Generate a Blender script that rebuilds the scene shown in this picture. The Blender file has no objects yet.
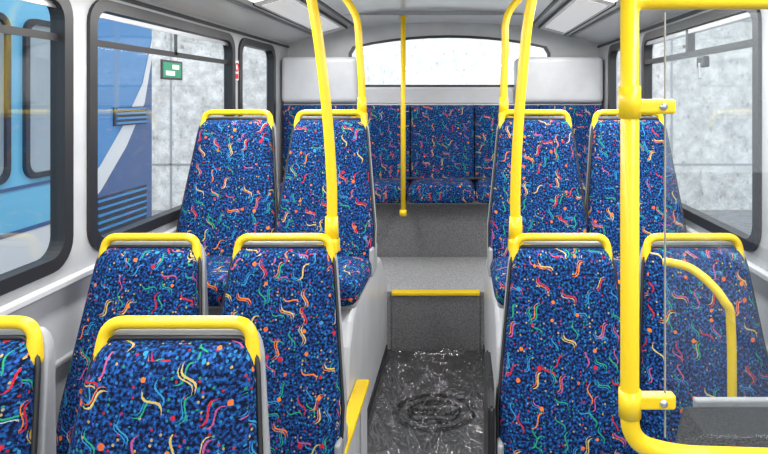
import bpy, bmesh, math, random
from mathutils import Vector, Matrix, noise as mnoise
random.seed(4)
scene=bpy.context.scene
try:
    scene.view_settings.view_transform='Standard'
    scene.view_settings.look='None'
except Exception: pass
COL=scene.collection

# ------------------------------------------------------------ materials
def new_mat(name):
    m=bpy.data.materials.new(name); m.use_nodes=True
    nt=m.node_tree; b=nt.nodes['Principled BSDF']
    return m,nt,b
def simple(name,col,rough=.5,metal=0,noise=None,nscale=60,bump=0,bscale=200,spec=.5):
    m,nt,b=new_mat(name)
    b.inputs['Base Color'].default_value=(*col,1)
    b.inputs['Roughness'].default_value=rough
    b.inputs['Metallic'].default_value=metal
    b.inputs['Specular IOR Level'].default_value=spec
    tc=nt.nodes.new('ShaderNodeTexCoord')
    if noise:
        n=nt.nodes.new('ShaderNodeTexNoise'); n.inputs['Scale'].default_value=nscale; n.inputs['Detail'].default_value=4
        nt.links.new(tc.outputs['Object'],n.inputs['Vector'])
        r=nt.nodes.new('ShaderNodeValToRGB')
        r.color_ramp.elements[0].position=.35; r.color_ramp.elements[1].position=.65
        r.color_ramp.elements[0].color=(*[c*(1-noise) for c in col],1)
        r.color_ramp.elements[1].color=(*[min(1,c*(1+noise)) for c in col],1)
        nt.links.new(n.outputs['Fac'],r.inputs['Fac']); nt.links.new(r.outputs['Color'],b.inputs['Base Color'])
    if bump:
        n=nt.nodes.new('ShaderNodeTexNoise'); n.inputs['Scale'].default_value=bscale
        nt.links.new(tc.outputs['Object'],n.inputs['Vector'])
        bp=nt.nodes.new('ShaderNodeBump'); bp.inputs['Strength'].default_value=bump; bp.inputs['Distance'].default_value=.01
        nt.links.new(n.outputs['Fac'],bp.inputs['Height']); nt.links.new(bp.outputs['Normal'],b.inputs['Normal'])
    return m

def glass_mat(name,tint=(.95,.97,.98),gloss=.07,rough=.02):
    m=bpy.data.materials.new(name); m.use_nodes=True; nt=m.node_tree; nt.nodes.clear()
    o=nt.nodes.new('ShaderNodeOutputMaterial'); mx=nt.nodes.new('ShaderNodeMixShader')
    t=nt.nodes.new('ShaderNodeBsdfTransparent'); g=nt.nodes.new('ShaderNodeBsdfGlossy')
    t.inputs[0].default_value=(*tint,1); g.inputs['Roughness'].default_value=rough
    mx.inputs[0].default_value=gloss
    nt.links.new(t.outputs[0],mx.inputs[1]); nt.links.new(g.outputs[0],mx.inputs[2]); nt.links.new(mx.outputs[0],o.inputs[0])
    return m

def fabric_mat():
    m,nt,b=new_mat('moquette_fabric')
    b.inputs['Roughness'].default_value=.9; b.inputs['Specular IOR Level'].default_value=.15
    L=nt.links
    def N(t,**k):
        n=nt.nodes.new(t)
        for a,v in k.items(): setattr(n,a,v)
        return n
    def setin(n,i,v):
        if isinstance(v,(int,float)): n.inputs[i].default_value=v
        elif isinstance(v,tuple): n.inputs[i].default_value=v
        else: L.new(v,n.inputs[i])
    def M(op,a,bb=None,c=None):
        n=N('ShaderNodeMath',operation=op); setin(n,0,a)
        if bb is not None: setin(n,1,bb)
        if c is not None: setin(n,2,c)
        return n.outputs[0]
    def V(op,a,bb=None,c=None):
        n=N('ShaderNodeVectorMath',operation=op); setin(n,0,a)
        if bb is not None: setin(n,1,bb)
        if c is not None: setin(n,2,c)
        return n.outputs[0]
    uvn=N('ShaderNodeUVMap'); oi=N('ShaderNodeObjectInfo')
    rnd=M('MULTIPLY',oi.outputs['Random'],37.0)
    cmb=N('ShaderNodeCombineXYZ'); L.new(rnd,cmb.inputs[0]); L.new(M('MULTIPLY',rnd,.63),cmb.inputs[1])
    uv=V('ADD',uvn.outputs[0],cmb.outputs[0])
    no=N('ShaderNodeTexNoise'); L.new(uv,no.inputs['Vector']); no.inputs['Scale'].default_value=125; no.inputs['Detail'].default_value=3
    rp=N('ShaderNodeValToRGB'); L.new(no.outputs['Fac'],rp.inputs['Fac'])
    e=rp.color_ramp.elements; e[0].position=.43; e[0].color=(.003,.006,.020,1); e[1].position=.65; e[1].color=(.012,.10,.33,1)
    x=e.new(.51); x.color=(.006,.027,.12,1)
    col=rp.outputs['Color']
    def mix(fac,c1,c2):
        n=N('ShaderNodeMix',data_type='RGBA'); L.new(fac,n.inputs[0]); L.new(c1,n.inputs[6]); L.new(c2,n.inputs[7])
        return n.outputs[2]
    def ramp(f,cols):
        r=N('ShaderNodeValToRGB'); r.color_ramp.interpolation='CONSTANT'; L.new(f,r.inputs['Fac'])
        el=r.color_ramp.elements
        el[0].color=(*cols[0],1); el[0].position=0
        el[1].color=(*cols[-1],1); el[1].position=(len(cols)-1)/len(cols)
        for i in range(1,len(cols)-1):
            q=el.new(i/len(cols)); q.color=(*cols[i],1)
        return r.outputs['Color']
    def cells(scale,off,rand):
        vec=V('MULTIPLY_ADD',uv,(scale,scale,scale),off)
        vo=N('ShaderNodeTexVoronoi',voronoi_dimensions='2D'); L.new(vec,vo.inputs['Vector'])
        vo.inputs['Scale'].default_value=1; vo.inputs['Randomness'].default_value=rand
        loc=V('SUBTRACT',vec,vo.outputs['Position'])
        s=N('ShaderNodeSeparateXYZ'); L.new(loc,s.inputs[0])
        c=N('ShaderNodeSeparateColor'); L.new(vo.outputs['Color'],c.inputs[0])
        return s.outputs[0],s.outputs[1],c.outputs[0],c.outputs[1],c.outputs[2],vo.outputs['Distance']
    RED=(.46,.02,.035);ORG=(.72,.18,.03);YEL=(.56,.40,.11);GRN=(.02,.30,.14);CYN=(.03,.24,.46);PNK=(.42,.08,.20);WHT=(.38,.46,.42)
    X,Y,r1,r2,r3,D=cells(105,(3.1,7.2,0),1)
    mk=M('MULTIPLY',M('GREATER_THAN',r1,.72),M('LESS_THAN',D,.30))
    col=mix(M('MULTIPLY',mk,.7),col,ramp(r2,[CYN,GRN,CYN,(.05,.12,.5),RED,YEL,CYN,(.0,.0,.01)]))
    nz=N('ShaderNodeTexNoise'); L.new(uv,nz.inputs['Vector']); nz.inputs['Scale'].default_value=240
    jit=M('MULTIPLY',M('SUBTRACT',nz.outputs['Fac'],.5),.06)
    def squig(scale,off,k,A,w,Lh,cols,cols2,gap,col,thr=1.0):
        X,Y,r1,r2,r3,D=cells(scale,off,.75)
        a=M('MULTIPLY_ADD',r1,2.3,.45)
        ca=M('COSINE',a); sa=M('SINE',a)
        u=M('ADD',M('MULTIPLY',X,ca),M('MULTIPLY',Y,sa))
        v=M('SUBTRACT',M('MULTIPLY',Y,ca),M('MULTIPLY',X,sa))
        v=M('ADD',v,jit)
        s=M('MULTIPLY',M('SINE',M('MULTIPLY',u,k)),A)
        t=M('DIVIDE',u,Lh)
        ww=M('MULTIPLY',M('SUBTRACT',1.0,M('MULTIPLY',t,t)),w)
        d1=M('ABSOLUTE',M('SUBTRACT',v,s)); m1=M('LESS_THAN',d1,ww)
        m1=M('MULTIPLY',m1,M('LESS_THAN',r3,thr))
        col=mix(m1,col,ramp(r2,cols))
        d2=M('ABSOLUTE',M('SUBTRACT',M('SUBTRACT',v,s),gap)); m2=M('LESS_THAN',d2,M('MULTIPLY',ww,.55))
        m2=M('MULTIPLY',m2,M('LESS_THAN',r3,thr*.55))
        return mix(m2,col,ramp(r3,cols2))
    col=squig(14.5,(1.3,.7,0),7.5,.12,.032,.44,[CYN,GRN,CYN,PNK,GRN,GRN],[CYN,WHT,GRN],.10,col,.62)
    col=squig(13.2,(5.3,2.1,0),7.2,.12,.036,.45,[RED,ORG,YEL,GRN,RED,PNK,YEL],[ORG,YEL,CYN,RED],.10,col,.72)
    X,Y,r1,r2,r3,D=cells(15.5,(9.3,4.4,0),.9)
    mk=M('MULTIPLY',M('GREATER_THAN',r1,.55),M('LESS_THAN',M('ADD',D,jit),M('MULTIPLY_ADD',r3,.05,.07)))
    col=mix(mk,col,ramp(r2,[ORG,RED,ORG,(.6,.11,.04),(.75,.15,.03),CYN]))
    L.new(col,b.inputs['Base Color'])
    bp=N('ShaderNodeBump'); bp.inputs['Strength'].default_value=.45; bp.inputs['Distance'].default_value=.006
    n2=N('ShaderNodeTexNoise'); L.new(uv,n2.inputs['Vector']); n2.inputs['Scale'].default_value=240
    L.new(n2.outputs['Fac'],bp.inputs['Height']); L.new(bp.outputs['Normal'],b.inputs['Normal'])
    return m

def concrete_mat(name,c1,c2,sc=1.2,hole=.6):
    m,nt,b=new_mat(name); L=nt.links; tc=nt.nodes.new('ShaderNodeTexCoord')
    n=nt.nodes.new('ShaderNodeTexNoise'); n.inputs['Scale'].default_value=sc*5; n.inputs['Detail'].default_value=10; n.inputs['Roughness'].default_value=.8
    L.new(tc.outputs['Object'],n.inputs['Vector'])
    r=nt.nodes.new('ShaderNodeValToRGB'); r.color_ramp.elements[0].position=.38; r.color_ramp.elements[1].position=.60
    r.color_ramp.elements[0].color=(*c1,1); r.color_ramp.elements[1].color=(*c2,1); L.new(n.outputs['Fac'],r.inputs['Fac'])
    mp=nt.nodes.new('ShaderNodeMapping'); mp.inputs['Scale'].default_value=(1,1,.45); L.new(tc.outputs['Object'],mp.inputs[0])
    v=nt.nodes.new('ShaderNodeTexVoronoi'); v.inputs['Scale'].default_value=sc*9; L.new(mp.outputs[0],v.inputs['Vector'])
    mx=nt.nodes.new('ShaderNodeMix'); mx.data_type='RGBA'; mx.blend_type='MULTIPLY'; mx.inputs[0].default_value=hole
    L.new(r.outputs['Color'],mx.inputs[6])
    vr=nt.nodes.new('ShaderNodeValToRGB'); vr.color_ramp.elements[0].position=.08; vr.color_ramp.elements[0].color=(.35,.35,.35,1); vr.color_ramp.elements[1].position=.22
    L.new(v.outputs['Distance'],vr.inputs['Fac']); L.new(vr.outputs['Color'],mx.inputs[7])
    L.new(mx.outputs[2],b.inputs['Base Color']); b.inputs['Roughness'].default_value=.9
    bp=nt.nodes.new('ShaderNodeBump'); bp.inputs['Strength'].default_value=.5; bp.inputs['Distance'].default_value=.03; L.new(n.outputs['Fac'],bp.inputs['Height']); L.new(bp.outputs['Normal'],b.inputs['Normal'])
    return m

def film_mat():
    m=bpy.data.materials.new('clear_plastic_film'); m.use_nodes=True; nt=m.node_tree; nt.nodes.clear(); L=nt.links
    o=nt.nodes.new('ShaderNodeOutputMaterial')
    t=nt.nodes.new('ShaderNodeBsdfTransparent'); t.inputs[0].default_value=(.95,.95,.95,1)
    g=nt.nodes.new('ShaderNodeBsdfGlossy'); g.inputs['Roughness'].default_value=.07; g.inputs['Color'].default_value=(1,1,1,1)
    tc=nt.nodes.new('ShaderNodeTexCoord')
    mp=nt.nodes.new('ShaderNodeMapping'); mp.inputs['Rotation'].default_value=(0,0,.35); mp.inputs['Scale'].default_value=(1,.5,1); L.new(tc.outputs['Object'],mp.inputs[0])
    n=nt.nodes.new('ShaderNodeTexNoise'); n.inputs['Scale'].default_value=7; n.inputs['Detail'].default_value=2; n.inputs['Distortion'].default_value=2.0
    L.new(mp.outputs[0],n.inputs['Vector'])
    s=nt.nodes.new('ShaderNodeMath'); s.operation='MULTIPLY'; s.inputs[1].default_value=30; L.new(n.outputs['Fac'],s.inputs[0])
    si=nt.nodes.new('ShaderNodeMath'); si.operation='SINE'; L.new(s.outputs[0],si.inputs[0])
    ab=nt.nodes.new('ShaderNodeMath'); ab.operation='ABSOLUTE'; L.new(si.outputs[0],ab.inputs[0])
    pw=nt.nodes.new('ShaderNodeMath'); pw.operation='POWER'; pw.inputs[1].default_value=.5; L.new(ab.outputs[0],pw.inputs[0])
    bp=nt.nodes.new('ShaderNodeBump'); bp.inputs['Strength'].default_value=1; bp.inputs['Distance'].default_value=.007
    L.new(pw.outputs[0],bp.inputs['Height']); L.new(bp.outputs['Normal'],g.inputs['Normal'])
    mx=nt.nodes.new('ShaderNodeMixShader'); mx.inputs[0].default_value=.20; L.new(t.outputs[0],mx.inputs[1]); L.new(g.outputs[0],mx.inputs[2]); L.new(mx.outputs[0],o.inputs[0])
    return m

FAB=fabric_mat()
YEL=simple('yellow_powder_coat',(.80,.55,.012),.25,bump=.12,bscale=500)
GREY=simple('grey_plastic',(.30,.31,.325),.42,noise=.06,nscale=30)
LGREY=simple('light_grey_plastic',(.50,.51,.53),.35,noise=.05,nscale=8)
WALLM=simple('wall_panel_grey',(.42,.43,.45),.42,noise=.06,nscale=6)
CEILM=simple('ceiling_white',(.78,.79,.80),.25)
BLACK=simple('black_rubber',(.018,.018,.02),.4)
DARK=simple('dark_speckle',(.022,.023,.026),.75,noise=.9,nscale=180,spec=.2)
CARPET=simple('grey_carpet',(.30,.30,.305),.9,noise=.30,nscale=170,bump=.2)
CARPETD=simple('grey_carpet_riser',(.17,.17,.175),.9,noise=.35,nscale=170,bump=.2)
METAL=simple('metal_trim',(.55,.56,.58),.3,metal=.8)
GLASS=glass_mat('window_glass')
SGLASS=glass_mat('screen_glass',(.93,.95,.95),.09)
FLOORM=simple('dark_vinyl_floor',(.085,.085,.09),.45,noise=.3,nscale=120)
FILM=film_mat()
CONC=concrete_mat('concrete_wall',(.38,.38,.375),(.74,.74,.73),1.1)
CONC_BRIGHT=concrete_mat('concrete_wall_brightened',(.74,.74,.73),(.96,.96,.95),1.6,.45)  # concrete with the rear view's brightness put into its colour
GRND=concrete_mat('asphalt_ground',(.20,.20,.205),(.34,.34,.35),2.0)
def emis(name,col,s):
    m,nt,b=new_mat(name); b.inputs['Base Color'].default_value=(*col,1)
    b.inputs['Emission Color'].default_value=(*col,1); b.inputs['Emission Strength'].default_value=s; return m
FILL_GLOW=emis('fill_diffuser',(1,.98,.95),2.0)  # glow for the added, unseen fill strips
PANEL_GLOW=emis('cover_panel_glow',(.92,.92,.92),.28)  # emission that whitens the rear cover panels, which are no lamps

# ------------------------------------------------------------ builder
class B:
    def __init__(s): s.bm=bmesh.new(); s.mats=[]; s.uv=s.bm.loops.layers.uv.new('UVMap')
    def mi(s,m):
        if m not in s.mats: s.mats.append(m)
        return s.mats.index(m)
    def add(s,t,mat,smooth=False,M=None):
        k=s.mi(mat)
        if M is not None: bmesh.ops.transform(t,matrix=M,verts=t.verts)
        mp={}
        for v in t.verts: mp[v]=s.bm.verts.new(v.co)
        for f in t.faces:
            try: nf=s.bm.faces.new([mp[v] for v in f.verts])
            except ValueError: continue
            nf.material_index=k; nf.smooth=smooth
        t.free()
    def box(s,x0,x1,y0,y1,z0,z1,mat,bev=0,seg=3,M=None,smooth=False):
        t=bmesh.new(); bmesh.ops.create_cube(t,size=1)
        for v in t.verts:
            v.co=Vector(((x0+x1)/2+v.co.x*(x1-x0),(y0+y1)/2+v.co.y*(y1-y0),(z0+z1)/2+v.co.z*(z1-z0)))
        if bev: bmesh.ops.bevel(t,geom=t.edges[:],offset=bev,segments=seg,profile=.5,affect='EDGES')
        s.add(t,mat,smooth,M)
    def prism(s,pts,z0,z1,mat,bev=0):
        t=bmesh.new(); a=[t.verts.new((x,y,z0)) for x,y in pts]; c=[t.verts.new((x,y,z1)) for x,y in pts]
        t.faces.new(a[::-1]); t.faces.new(c); n=len(pts)
        for i in range(n): t.faces.new([a[i],a[(i+1)%n],c[(i+1)%n],c[i]])
        if bev: bmesh.ops.bevel(t,geom=t.edges[:],offset=bev,segments=3,profile=.5,affect='EDGES')
        s.add(t,mat)
    def tube(s,pts,r,mat,seg=14,caps=True):
        pts=[Vector(p) for p in pts]; n=len(pts)
        rs=r if isinstance(r,list) else [r]*n
        t=bmesh.new(); rings=[]
        tan=[]
        for i in range(n):
            a=pts[max(i-1,0)]; c=pts[min(i+1,n-1)]; tan.append((c-a).normalized())
        up=Vector((0,0,1)) if abs(tan[0].z)<.9 else Vector((0,1,0))
        nrm=(up-tan[0]*up.dot(tan[0])).normalized()
        for i in range(n):
            if i: nrm=(nrm-tan[i]*nrm.dot(tan[i])).normalized()
            bi=tan[i].cross(nrm)
            rings.append([t.verts.new(pts[i]+(nrm*math.cos(2*math.pi*k/seg)+bi*math.sin(2*math.pi*k/seg))*rs[i]) for k in range(seg)])
        for i in range(n-1):
            for k in range(seg):
                t.faces.new([rings[i][k],rings[i][(k+1)%seg],rings[i+1][(k+1)%seg],rings[i+1][k]])
        if caps:
            t.faces.new(rings[0][::-1]); t.faces.new(rings[-1])
        s.add(t,mat,True)
    def pillow(s,W,H,T,tb,mat,wf,M=None,nu=22,nv=26,bulge=.0,wedge=0):
        """closed pillow in XZ plane, front toward -y; wf(v) = half width factor"""
        t=bmesh.new()
        def prof(a,e=7): return max(0,1-abs(a)**e)**(1/2.5)
        F=[];Bk=[]
        for j in range(nv+1):
            v=math.sin((j/nv-.5)*math.pi)*.5+.5
            rowf=[];rowb=[]
            for i in range(nu+1):
                u=math.sin((i/nu-.5)*math.pi)
                x=u*W*wf(v); z=v*H
                k=prof(u)*prof(2*v-1,14); kb=prof(u,14)*prof(2*v-1,20)
                yf=-T*k-bulge*k*(1-.5*u*u)
                edge=(i in(0,nu) or j in(0,nv))
                a=t.verts.new((x,yf,z)); rowf.append(a)
                rowb.append(a if edge else t.verts.new((x*(.97 if wedge else 1),(tb+wedge*(1-v)**1.3)*kb,z)))
            F.append(rowf);Bk.append(rowb)
        for j in range(nv):
            for i in range(nu):
                t.faces.new([F[j][i],F[j][i+1],F[j+1][i+1],F[j+1][i]])
                q=[Bk[j][i],Bk[j+1][i],Bk[j+1][i+1],Bk[j][i+1]]
                try: t.faces.new(q)
                except ValueError: pass
        s.add(t,mat,True,M)
    def holed(s,outer,holes,th,mat,M):
        cu=bpy.data.curves.new('tmp','CURVE'); cu.dimensions='2D'; cu.fill_mode='BOTH'; cu.extrude=th/2
        for loop in [outer]+holes:
            sp=cu.splines.new('POLY'); sp.points.add(len(loop)-1)
            for p,q in zip(sp.points,loop): p.co=(q[0],q[1],0,1)
            sp.use_cyclic_u=True
        o=bpy.data.objects.new('tmp',cu); COL.objects.link(o)
        dg=bpy.context.evaluated_depsgraph_get(); me=bpy.data.meshes.new_from_object(o.evaluated_get(dg))
        t=bmesh.new(); t.from_mesh(me); bmesh.ops.remove_doubles(t,verts=t.verts,dist=1e-5)
        bpy.data.objects.remove(o); bpy.data.curves.remove(cu); bpy.data.meshes.remove(me)
        s.add(t,mat,False,M)
    def poly(s,pts,mat):
        t=bmesh.new(); t.faces.new([t.verts.new(p) for p in pts]); s.add(t,mat)
    def mesh(s,name):
        bm=s.bm; bmesh.ops.recalc_face_normals(bm,faces=bm.faces)
        for f in bm.faces:
            n=f.normal; a=[abs(c) for c in n]
            for l in f.loops:
                c=l.vert.co
                if f.smooth:
                    if a[2]>.75: l[s.uv].uv=(c.x,c.y)
                    elif a[0]>.85: l[s.uv].uv=(c.y,c.z)
                    else: l[s.uv].uv=(c.x,c.z)
                else:
                    k=a.index(max(a)); l[s.uv].uv=(c.y,c.z) if k==0 else ((c.x,c.z) if k==1 else (c.x,c.y))
        me=bpy.data.meshes.new(name); bm.to_mesh(me); bm.free()
        for m in s.mats: me.materials.append(m)
        return me
    def finish(s,name,loc=(0,0,0)):
        o=bpy.data.objects.new(name,s.mesh(name)); COL.objects.link(o); o.location=loc; return o

def smoothpath(pts,sub=8):
    P=[Vector(p) for p in pts]; out=[]
    for i in range(len(P)-1):
        p0=P[max(i-1,0)];p1=P[i];p2=P[i+1];p3=P[min(i+2,len(P)-1)]
        for k in range(sub):
            t=k/sub
            out.append(.5*((2*p1)+(-p0+p2)*t+(2*p0-5*p1+4*p2-p3)*t*t+(-p0+3*p1-3*p2+p3)*t**3))
    out.append(P[-1]); return out
def fillet(pts,r,sub=6):
    P=[Vector(p) for p in pts]; out=[P[0]]
    for i in range(1,len(P)-1):
        a=(P[i-1]-P[i]);b=(P[i+1]-P[i]); rr=min(r,a.length*.49,b.length*.49)
        A=P[i]+a.normalized()*rr;C=P[i]+b.normalized()*rr
        for k in range(sub+1):
            t=k/sub; out.append(A*(1-t)**2+P[i]*2*t*(1-t)+C*t*t)
    out.append(P[-1]); return out
def rrect(x0,x1,y0,y1,r,seg=6):
    out=[]
    for cx,cy,a0 in((x1-r,y1-r,0),(x0+r,y1-r,90),(x0+r,y0+r,180),(x1-r,y0+r,270)):
        for k in range(seg+1):
            a=math.radians(a0+90*k/seg); out.append((cx+r*math.cos(a),cy+r*math.sin(a)))
    return out
YZ=lambda x: Matrix(((0,0,1,x),(1,0,0,0),(0,1,0,0),(0,0,0,1)))
XZ=lambda y: Matrix(((1,0,0,0),(0,0,1,y),(0,1,0,0),(0,0,0,1)))

# ------------------------------------------------------------ shell
HW=1.22; YF=-1.3; YR=4.55
WZ0,WZ1=.94,1.85
wins_L=[(-1.1,.35),(.45,1.99),(2.12,3.44),(3.55,4.2)]
wins_R=[(-1.1,.35),(.45,1.98),(2.11,3.42),(3.53,4.2)]
def side_wall(name,x,wins,sgn):
    b=B()
    b.holed([(YF,-.3),(YR,-.3),(YR,1.93),(YF,1.93)],[rrect(a,c,WZ0,WZ1,.09) for a,c in wins],.05,WALLM,YZ(x+sgn*.025))
    b.finish(name)
    b=B()
    b.box(min(x,x-sgn*.03),max(x,x-sgn*.03),YF,2.2,.86,.885,LGREY,.006)
    b.box(min(x,x-sgn*.03),max(x,x-sgn*.03),2.2,YR-.4,.86,.885,LGREY,.006)
    b.box(min(x,x-sgn*.02),max(x,x-sgn*.02),YF,2.2,.60,.62,GREY,.006)
    b.box(min(x,x-sgn*.012),max(x,x-sgn*.012),YF,YR,1.885,1.90,BLACK)
    b.finish('trim_1' if sgn<0 else 'trim_2')
side_wall('wall_left',-HW,wins_L,-1)
side_wall('wall_right',HW,wins_R,1)
wi=1
for x,wins,sg in((-HW,wins_L,-1),(HW,wins_R,1)):
    for k,(a,c) in enumerate(wins):
        b=B()
        f=.024
        b.holed(rrect(a-.02,c+.02,WZ0-.02,WZ1+.02,.10),[rrect(a+f,c-f,WZ0+f,WZ1-f,.065)],.05,BLACK,YZ(x+sg*.012))
        b.box(x+sg*.012,x+sg*.018,a+.01,c-.01,WZ0+.01,WZ1-.01,GLASS)
        if k in(1,2) :
            b.box(x-.008,x+.02*sg+.008,a+.02,c-.02,1.690,1.715,BLACK)
            m=(a+c)/2
            b.box(x-.008,x+.02*sg+.008,m-.012,m+.012,1.70,WZ1-.02,BLACK)
            b.box(min(x-sg*.014,x),max(x-sg*.014,x),m+.03,m+.09,1.735,1.75,METAL)
            b.box(x-.006,x+.02*sg+.006,a+.03,c-.03,WZ1-.05,WZ1-.03,METAL)
        b.finish('window_%d'%wi); wi+=1

arch=[(-.70,1.585),(.80,1.585),(.83,1.62),(.83,1.84),(.80,1.89)]
for k in range(1,10):
    t_=k/10; arch.append((.80-1.50*t_,1.89+.085*math.sin(math.pi*t_)**.8))
arch+=[(-.70,1.89),(-.73,1.84),(-.73,1.62)]
b=B()
b.holed([(-HW,-.3),(HW,-.3),(HW,2.12),(-HW,2.12)],[arch],.05,LGREY,XZ(YR+.025))
b.finish('wall_rear')
b=B()
inner=[(.05+(p[0]-.05)*.98,1.77+(p[1]-1.77)*.94) for p in arch]
outer=[(.05+(p[0]-.05)*1.012,1.77+(p[1]-1.77)*1.04) for p in arch]
b.holed(outer,[inner],.02,BLACK,XZ(YR-.008))
b.box(-.71,.81,YR+.012,YR+.018,1.56,1.97,GLASS)
b.finish('window_%d'%wi); wi+=1
b=B(); b.holed([(-HW,-.3),(HW,-.3),(HW,2.12),(-HW,2.12)],[rrect(-1.12,1.12,.7,1.98,.1)],.05,WALLM,XZ(YF-.03)); b.finish('wall_front')
b=B(); b.holed(rrect(-1.14,1.14,.68,2.0,.1),[rrect(-1.1,1.1,.72,1.96,.09)],.06,BLACK,XZ(YF-.03)); b.box(-1.12,1.12,YF-.033,YF-.028,.7,1.98,GLASS); b.finish('window_%d'%wi)

# ceiling
b=B()
prof=[(-1.24,1.91),(-1.20,1.92),(-1.02,1.985),(-.98,1.985),(-.70,2.065),(-.66,2.05),(-.40,2.075),(0,2.085),(.40,2.075),(.66,2.05),(.70,2.065),(.98,1.985),(1.02,1.985),(1.20,1.92),(1.24,1.91)]
t=bmesh.new()
lo=[[t.verts.new((x,y,z)) for x,z in prof] for y in(YF-.05,YR+.05)]
hi=[[t.verts.new((x,y,2.16)) for x,z in prof] for y in(YF-.05,YR+.05)]
n=len(prof)
for i in range(n-1):
    t.faces.new([lo[0][i],lo[0][i+1],lo[1][i+1],lo[1][i]]); t.faces.new([hi[0][i],hi[1][i],hi[1][i+1],hi[0][i+1]])
    for q in(0,1): t.faces.new([lo[q][i],lo[q][i+1],hi[q][i+1],hi[q][i]])
t.faces.new([lo[0][0],lo[1][0],hi[1][0],hi[0][0]]); t.faces.new([lo[0][-1],lo[1][-1],hi[1][-1],hi[0][-1]])
b.add(t,CEILM)
for x in(-1.0,1.0,-.68,.68):
    z=1.972 if abs(x)>.9 else 2.045
    b.box(x-.010,x+.010,YF,YR,z,z+.025,BLACK if abs(x)<.9 else GREY)
for y in(0.2,1.5,2.8,3.9):
    b.box(-.66,.66,y-.006,y+.006,2.05,2.08,GREY)
b.finish('ceiling')
for sx in(-1,1):
    b=B()
    for y0 in(-1.2,-.15,.9,1.95):  # glowing strips added out of view to brighten the interior
        M=Matrix.Translation((sx*.84,y0,2.014))@Matrix.Rotation(sx*.27,4,'Y')
        b.box(-.09,.09,0,1.0,-.012,.006,LGREY,.004,2,M=M)
        b.box(-.075,.075,.02,.98,-.018,-.010,FILL_GLOW,M=M)
    M=Matrix.Translation((sx*.84,3.0,2.014))@Matrix.Rotation(sx*.27,4,'Y')
    b.box(-.10,.10,0,1.48,-.012,.006,CEILM,.005,2,M=M)
    b.box(-.075,.075,.05,1.30,-.018,-.010,PANEL_GLOW,M=M)  # glow laid on the cover panel so it looks lighter
    b.box(-.104,-.098,0,1.48,-.016,.006,BLACK,M=M); b.box(.098,.104,0,1.48,-.016,.006,BLACK,M=M)
    b.finish('ceiling_fill_panel_strip')
    for y0 in(-.7,.4,1.45,2.45,3.65):  # added fill lights that lift the cabin brightness
        la=bpy.data.lights.new('ceiling_fill','AREA'); la.shape='RECTANGLE'; la.size=.15; la.size_y=.96; la.energy={-.7:13,.4:14,1.45:17,2.45:20,3.65:9}[y0]; la.color=(1,.98,.96)
        lo_=bpy.data.objects.new('ceiling_fill_light',la); COL.objects.link(lo_); lo_.location=(sx*.83,y0,1.975); lo_.rotation_euler=(0,sx*.2,0)

# floor + platforms
b=B(); b.box(-HW,HW,YF,YR,-.06,0,FLOORM); b.finish('floor')
b=B()
PZ=.344
b.box(-HW+.001,HW-.001,3.445,YR-.002,0.001,PZ,CARPET)
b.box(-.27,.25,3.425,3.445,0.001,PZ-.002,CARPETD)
b.box(-.27,.25,3.405,3.465,PZ-.012,PZ+.006,YEL,.004)
b.finish('rear_platform_step')
for sx in(-1,1):
    b=B()
    xi=.30 if sx<0 else .275
    def bx(xa,xb,*a,**k):
        x0,x1=sorted((sx*xa,sx*xb)); b.box(x0,x1,*a,**k)
    bx(xi,HW-.004,.35,2.238,.001,.235,GREY)
    bx(xi-.008,xi+.03,.35,1.85,.222,.246,YEL,.006)
    bx(xi+.05,.70,.95,1.36,.235,.27,GREY)
    if sx<0:
        bx(.250,.30,1.88,2.238,.001,.315,LGREY,bev=.012)
        bx(.250,.299,2.20,2.40,.001,.315,LGREY,bev=.012)
        bx(.242,.299,1.87,2.405,.308,.332,YEL,bev=.008)
    b.finish('seat_plinth')
    b=B()
    prof=[(2.24,.001),(2.24,.40),(2.27,.52),(2.33,.60),(2.42,.65),(3.0,.655),(3.2,.62),(3.36,.50),(3.42,.36),(3.44,.34),(3.44,.001)]
    t=bmesh.new(); A=[t.verts.new((sx*xi,y,z)) for y,z in prof]; C=[t.verts.new((sx*(HW-.004),y,z)) for y,z in prof]
    t.faces.new(A); t.faces.new(C[::-1])
    for i in range(len(prof)): t.faces.new([A[i],A[(i+1)%len(prof)],C[(i+1)%len(prof)],C[i]])
    ed=[e for e in t.edges if abs(e.verts[0].co.x-sx*xi)<1e-6 and abs(e.verts[1].co.x-sx*xi)<1e-6 and min(e.verts[0].co.z,e.verts[1].co.z)>.01]
    bmesh.ops.bevel(t,geom=ed,offset=.03,segments=4,profile=.5,affect='EDGES')
    b.add(t,LGREY)
    x0,x1=sorted((sx*xi,sx*(xi-.008))); b.box(x0,x1,2.42,3.40,.0,.05,BLACK,.003)
    b.finish('wheel_arch_housing')

# crumpled plastic film lying in the aisle
t=bmesh.new()
nx,ny=110,400
X0,X1,Y0,Y1=-.288,.262,1.2,3.42
G=[]
for j in range(ny+1):
    row=[]
    for i in range(nx+1):
        x=X0+(X1-X0)*i/nx; y=Y0+(Y1-Y0)*j/ny
        p=Vector((x*5+y*1.2,y*2.2-x*1.5,.3))
        w=Vector((mnoise.noise(p*.7),mnoise.noise(p*.7+Vector((9,2,1))),0))*1.5
        r1=1-abs(mnoise.noise(p+w)); r2=1-abs(mnoise.noise((p+w)*2.1+Vector((4,4,0))))
        edge=min(1,(x-X0)/.02,(X1-x)/.02,(Y1-y)/.03)
        z=.004+(.026*r1**9+.018*r2**8)*edge
        row.append(t.verts.new((x,y,z)))
    G.append(row)
for j in range(ny):
    for i in range(nx): t.faces.new([G[j][i],G[j][i+1],G[j+1][i+1],G[j+1][i]])
b=B(); b.add(t,FILM,True); b.finish('plastic_floor_film')

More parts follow.
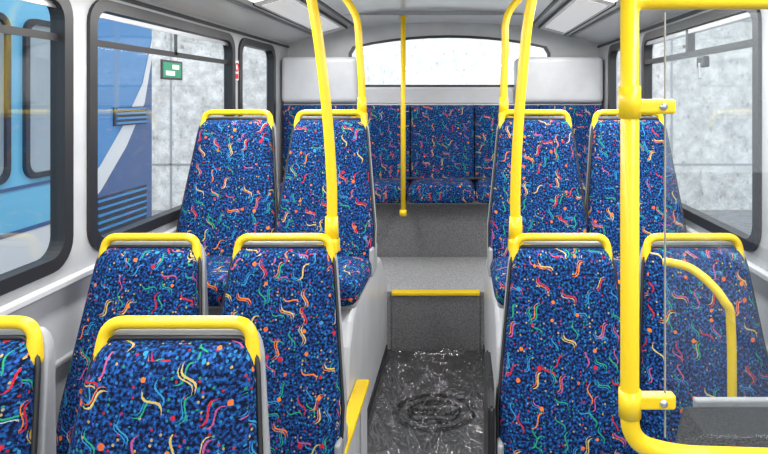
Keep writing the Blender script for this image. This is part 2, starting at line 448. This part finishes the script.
# ------------------------------------------------------------ seats
def wf_back(v):
    w=1.0 if v<.25 else 1.0-.25*((v-.25)/.75)**1.0
    if v<.05: w*= .94+.06*math.sqrt(max(0,1-((.05-v)/.05)**2))
    v0=.90
    if v>v0: w*= .80+.20*math.sqrt(max(0,1-((v-v0)/(1-v0))**2))
    return w
def wf_cush(v):
    w=1.0
    if v<.15: w*= .86+.14*math.sqrt(max(0,1-((.15-v)/.15)**2))
    return w
def build_seat():
    b=B()
    lean=Matrix.Translation((0,-.165,-.05))@Matrix(((1,0,0,0),(0,1,.235,0),(0,0,1,0),(0,0,0,1)))
    b.pillow(.226,.66,.045,.03,FAB,wf_back,M=lean,bulge=.018)
    b.pillow(.238,.677,.012,.05,GREY,wf_back,M=Matrix.Translation((0,.022,-.002))@lean,wedge=.10)
    pts=[]
    for j in range(0,41):
        v=j/40; pts.append((.230*wf_back(v),.0,v*.664))
    full=pts+[(-p[0],p[1],p[2]) for p in pts[::-1]]
    b.tube([lean@Vector(p) for p in full],.006,BLACK,seg=6)
    R=Matrix(((1,0,0,0),(0,0,1,-.55),(0,-1,0,-.055),(0,0,0,1)))
    b.pillow(.228,.45,.05,.06,FAB,wf_cush,M=R,bulge=.008)
    b.box(-.215,.215,-.52,-.06,-.127,-.085,GREY,.015)
    for s in(-1,1): b.box(s*.225-.010,s*.225+.010,-.20,-.06,-.10,.03,GREY,.01)
    top=.66; P=fillet([(-.163,-.012,top-.10),(-.160,-.004,top-.0145),(.160,-.004,top-.0145),(.163,-.012,top-.10)],.045,8)
    PP=[]; rs=[]
    for i in range(len(P)-1):
        for k in range(4): PP.append(P[i].lerp(P[i+1],k/4))
    PP.append(P[-1])
    for p in PP: rs.append(.0140+.004*max(0,min(1,(top-.045-p.z)/.04)))
    b.tube(PP,rs,YEL,12)
    return b.mesh('bus_seat_mesh')
SEAT=build_seat()
HZ2,HZ3=1.023,1.44
def place(x,d,hz):
    e=bpy.data.objects.new('bus_seat',SEAT); COL.objects.link(e); e.location=(x,d,hz-.66)
for x in(-.955,-.482): place(x,1.27,HZ2)
for x in(-.952,-.484,.487,.948): place(x,2.04,HZ2)
for x in(-.952,-.497,.497,.95): place(x,2.83,HZ3)

# rear bench
b=B()
for k in range(5):
    cx=-.96+.48*k
    b.pillow(.239,.60,.05,.03,FAB,lambda v:1.0,M=Matrix.Translation((cx,4.36,.84)),bulge=.012,nu=14,nv=16)
    R=Matrix(((1,0,0,cx),(0,0,1,4.0),(0,-1,0,.82),(0,0,0,1)))
    b.pillow(.239,.37,.07,.06,FAB,lambda v:1.0,M=R,bulge=.01,nu=14,nv=16)
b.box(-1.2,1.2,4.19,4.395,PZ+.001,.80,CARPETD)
b.box(-1.2,1.2,4.08,4.38,.745,.775,GREY,.008)
b.box(-1.2,1.2,4.30,4.34,.885,.905,BLACK,.008)
b.box(-1.2,1.2,4.36,4.395,1.42,1.448,LGREY,.008)
b.finish('rear_bench_seat')
b=B()
b.box(-1.21,1.21,4.40,4.525,1.38,1.575,LGREY,.02)
for x0,x1 in((-1.205,-.63),(.55,1.205)):
    b.box(x0,x1,4.32,4.52,1.455,1.80,LGREY,.035,4)
b.box(-.62,.54,4.385,4.42,1.45,1.56,WALLM,.008)
b.finish('rear_parcel_shelf')

# ------------------------------------------------------------ poles
CX,CZ,F=.132,1.5,580.
def seat_pole(x0,x1,x2,d,zb,ztop,sx,r=.0195):
    b=B()
    H=ztop-zb
    pts=smoothpath([(x0,d+.015,zb),(x0,d+.015,zb+.22*H),(x0+(x1-x0)*.35,d+.015,zb+.5*H),(x1,d+.015,zb+.78*H),(x2,d+.01,ztop)],8)
    b.tube(pts,r,YEL,16)
    b.box(x0-.026,x0+.026,d-.02,d+.045,zb-.01,zb+.045,YEL,.012)
    b.tube([(x0,d+.015,zb+.04),(x0,d+.015,zb+.12)],[r+.007,r+.004],YEL,16)
    b.tube([(x0,d-.018,zb+.02),(x0,d-.024,zb+.02)],.007,METAL,10)
    b.box(min(x0,x0+sx*.05)-.005,max(x0,x0+sx*.05)+.005,d-.015,d+.02,zb-.005,zb+.025,YEL,.008)
    b.tube([(x2,d+.01,ztop-.02),(x2,d+.01,ztop)],.035,YEL,16)
    b.finish('grab_pole')
seat_pole(-.325,-.392,-.455,2.05,.955,2.07,-1,.0185)
seat_pole(.330,.383,.455,2.05,.955,2.07,1,.0185)
seat_pole(-.352,-.385,-.49,2.85,1.38,2.055,-1,.018)
seat_pole(.348,.368,.49,2.85,1.38,2.055,1,.018)
b=B()
b.tube([(-.256,3.96,.70),(-.256,3.96,2.075)],.017,YEL,16)
b.tube([(-.256,3.96,.69),(-.256,3.96,.73)],.025,YEL,16)
b.tube([(-.256,3.96,.73),(-.256,4.09,.76)],.014,YEL,10)
b.tube([(-.256,3.96,2.05),(-.256,3.96,2.08)],.03,YEL,16)
b.finish('grab_pole')

# ------------------------------------------------------------ glass screen (right, near)
d=1.10
b=B()
px=.454; zb=.845
path=fillet([(px,d,2.05),(px,d,zb-.0),(px+.09,d,zb-.025),(1.19,d,zb-.045)],.06,8)
b.tube(path,.0175,YEL,18)
b.tube(fillet([(px,d,1.60),(px,d,1.683),(1.19,d,1.683)],.03,5),.0168,YEL,18)
b.tube([(px,d,1.46),(px,d,1.52)],.021,YEL,18); b.tube([(px,d,.895),(px,d,.945)],.021,YEL,18)
for z in(1.482,.925):
    b.box(px,px+.085,d-.012,d+.012,z-.014,z+.014,YEL,.006)
    b.tube([(px+.06,d-.016,z),(px+.06,d+.016,z)],.007,METAL,10)
b.box(px+.066,1.19,d-.003,d+.003,zb+.01,1.66,SGLASS)
b.box(px+.066,px+.0675,d-.0035,d+.0035,zb+.01,1.66,GREY)
b.finish('glass_screen_with_rail')
b=B()
dd=1.56
R_=[(.715,dd+.10,1.03),(.78,dd+.05,1.02),(.84,dd,.955),(.862,dd,.86),(.862,dd,.40),(.862,dd,.246)]
b.tube(smoothpath(R_,8),.012,YEL,14); b.tube([(.862,dd,.238),(.862,dd,.26)],.03,YEL,14)
b.finish('curved_grab_rail')
b=B()
b.prism([(.62,1.16),(1.185,1.16),(1.185,1.39),(.70,1.39)],.248,.72,GREY,.015)
b.prism([(.54,1.15),(1.185,1.15),(1.185,1.40),(.67,1.40)],.72,.755,DARK,.008)
b.box(.70,1.185,1.40,1.42,.70,.768,GREY,.006)
b.finish('luggage_pen_top')
b=B()
t=bmesh.new()
pf=[(1.86,.02),(1.86,.50),(1.89,.545),(1.96,.56),(2.16,.56),(2.2,.5),(2.2,.02)]
A=[t.verts.new((.222,y,z)) for y,z in pf]; C=[t.verts.new((.245,y,z)) for y,z in pf]
t.faces.new(A); t.faces.new(C[::-1])
for i in range(len(pf)): t.faces.new([A[i],A[(i+1)%len(pf)],C[(i+1)%len(pf)],C[i]])
bmesh.ops.bevel(t,geom=t.edges[:],offset=.008,segments=2,affect='EDGES'); b.add(t,BLACK)
b.box(.226,.244,1.88,2.18,0.001,.03,BLACK)
b.finish('seat_side_guard')

# printed emblem on the vinyl, under the film
b=B()
EM=simple('emblem_print',(.004,.004,.005),.5)
def ring(rx,ry,w,z):
    t=bmesh.new(); n=40; a=[];c=[]
    for k in range(n):
        an=2*math.pi*k/n; a.append(t.verts.new((rx*math.cos(an),ry*math.sin(an),z))); c.append(t.verts.new(((rx-w)*math.cos(an),(ry-w)*math.sin(an),z)))
    for k in range(n): t.faces.new([a[k],a[(k+1)%n],c[(k+1)%n],c[k]])
    b.add(t,EM)
ring(.20,.17,.035,.0025); ring(.13,.11,.016,.0025)
b.box(-.11,.11,-.03,.03,.001,.0025,EM); b.box(-.07,.07,-.10,-.06,.001,.0025,EM); b.box(-.07,.07,.06,.10,.001,.0025,EM)
b.finish('floor_emblem',(.01,2.76,0))

SG=simple('sign_green',(.02,.16,.09),.5); SR=simple('sign_red',(.6,.03,.03),.5); SW=simple('sign_white',(.8,.8,.8),.5)
b=B(); b.box(-1.212,-1.207,2.60,2.80,1.58,1.67,BLACK,.002); b.box(-1.208,-1.206,2.615,2.785,1.59,1.66,SG); b.box(-1.207,-1.205,2.64,2.72,1.60,1.62,SW); b.box(-1.207,-1.205,2.70,2.76,1.63,1.65,SW); b.finish('emergency_exit_sign')
b=B(); b.box(-1.219,-1.215,3.465,3.53,1.60,1.72,SW); b.tube([(-1.213,3.497+.024*math.cos(a*.5236),1.68+.024*math.sin(a*.5236)) for a in range(13)],.004,SR,6); b.box(-1.215,-1.213,3.475,3.52,1.61,1.64,SR); b.finish('no_smoking_sign')
b=B(); b.box(1.19,1.219,2.52,2.60,1.63,1.68,BLACK,.008); b.box(1.185,1.20,2.553,2.567,1.58,1.65,METAL,.004); b.finish('emergency_hammer')

# ------------------------------------------------------------ outside
b=B(); b.box(-30,30,-12,30,-.50,-.35,GRND); b.finish('ground_outside')
b=B()
b.box(-14,14,9.5,9.8,-.35,7,CONC)
for x in(-12,-9,-6.5,-4.6,-2,1.9,3.6,6.2,9,12): b.box(x-.015,x+.015,9.485,9.5,-.35,7,GREY)
for z in(.4,2.75,4.6): b.box(-14,14,9.485,9.5,z-.012,z+.012,GREY)
b.box(-1.98,1.88,9.46,9.49,-.35,6.9,CONC_BRIGHT)  # brightened wall section added to lighten the view through the rear window
b.finish('wall_outside_concrete')
BL=simple('coach_light_blue',(.17,.55,.82),.25); BD=simple('coach_blue',(.06,.26,.58),.25); BN=simple('coach_navy',(.05,.11,.28),.3)
WH=simple('coach_white',(.78,.80,.82),.3); CG=simple('coach_glass',(.34,.42,.48),.06,spec=.8)
b=B()
xs=-2.6
b.box(-5.0,xs,-6,5.22,-.05,2.75,BL,.10,4)
b.box(-4.9,xs-.05,-5.9,5.1,-.25,.0,BLACK)
def side(y0,y1,z0,z1,m,off): b.box(xs-.01,xs+off,y0,y1,z0,z1,m)
side(-5.8,5.05,.02,.66,WH,.004); side(-5.8,4.1,.655,.68,BN,.008); side(-5.8,4.15,.93,.95,BN,.008)
def deco(pts,m,off): b.poly([(xs+off,y,z) for y,z in pts],m)
deco([(4.15,.10),(5.12,.10),(5.12,1.85),(5.0,1.45),(4.73,1.10),(4.4,.80),(4.15,.62)],BN,.010)
deco([(4.05,2.60),(5.12,2.60),(5.12,2.0),(4.98,1.60),(4.7,1.25),(4.4,.98),(4.05,.75)],BD,.010)
deco([(4.05,.56),(4.4,.80),(4.73,1.10),(5.0,1.45),(5.12,1.85),(5.12,2.02),(4.97,1.62),(4.68,1.27),(4.38,.98),(4.05,.76)],WH,.014)
for y0,y1 in((.6,1.6),(1.75,2.65),(2.78,3.5),(3.62,4.0)):
    b.holed(rrect(y0,y1,.98,2.0,.09),[rrect(y0+.035,y1-.035,1.015,1.965,.07)],.03,BLACK,YZ(xs+.01))
    b.box(xs-.01,xs+.006,y0+.03,y1-.03,1.01,1.97,CG)
def vent(y0,y1,z0,z1,n):
    b.box(xs,xs+.02,y0,y1,z0,z1,BLACK)
    for k in range(n):
        z=z0+(k+.5)*(z1-z0)/n; b.box(xs+.015,xs+.035,y0+.02,y1-.02,z-.006,z+.012,BD)
vent(4.32,5.02,.36,.74,7); vent(4.55,5.02,1.27,1.42,4)
for y in(-3.5,3.1): b.tube([(xs-.3,y,.10),(xs+.02,y,.10)],.45,BLACK,28)
b.finish('parked_coach')

# ------------------------------------------------------------ light
w=bpy.data.worlds.new('World'); scene.world=w; w.use_nodes=True
bg=w.node_tree.nodes['Background']; bg.inputs['Color'].default_value=(.93,.96,1,1); bg.inputs['Strength'].default_value=1.65
su=bpy.data.lights.new('sun','SUN'); su.energy=2.3; su.angle=.6; so=bpy.data.objects.new('sun',su); COL.objects.link(so); so.rotation_euler=(math.radians(45),math.radians(22),0)

cam=bpy.data.cameras.new('cam'); co=bpy.data.objects.new('camera',cam); COL.objects.link(co)
cam.sensor_width=36; cam.lens=F*36/768; cam.shift_x=-76/768; cam.shift_y=-130/768; cam.clip_start=.05
co.location=(CX,0,CZ); co.rotation_euler=(math.radians(90),0,0)
scene.camera=co
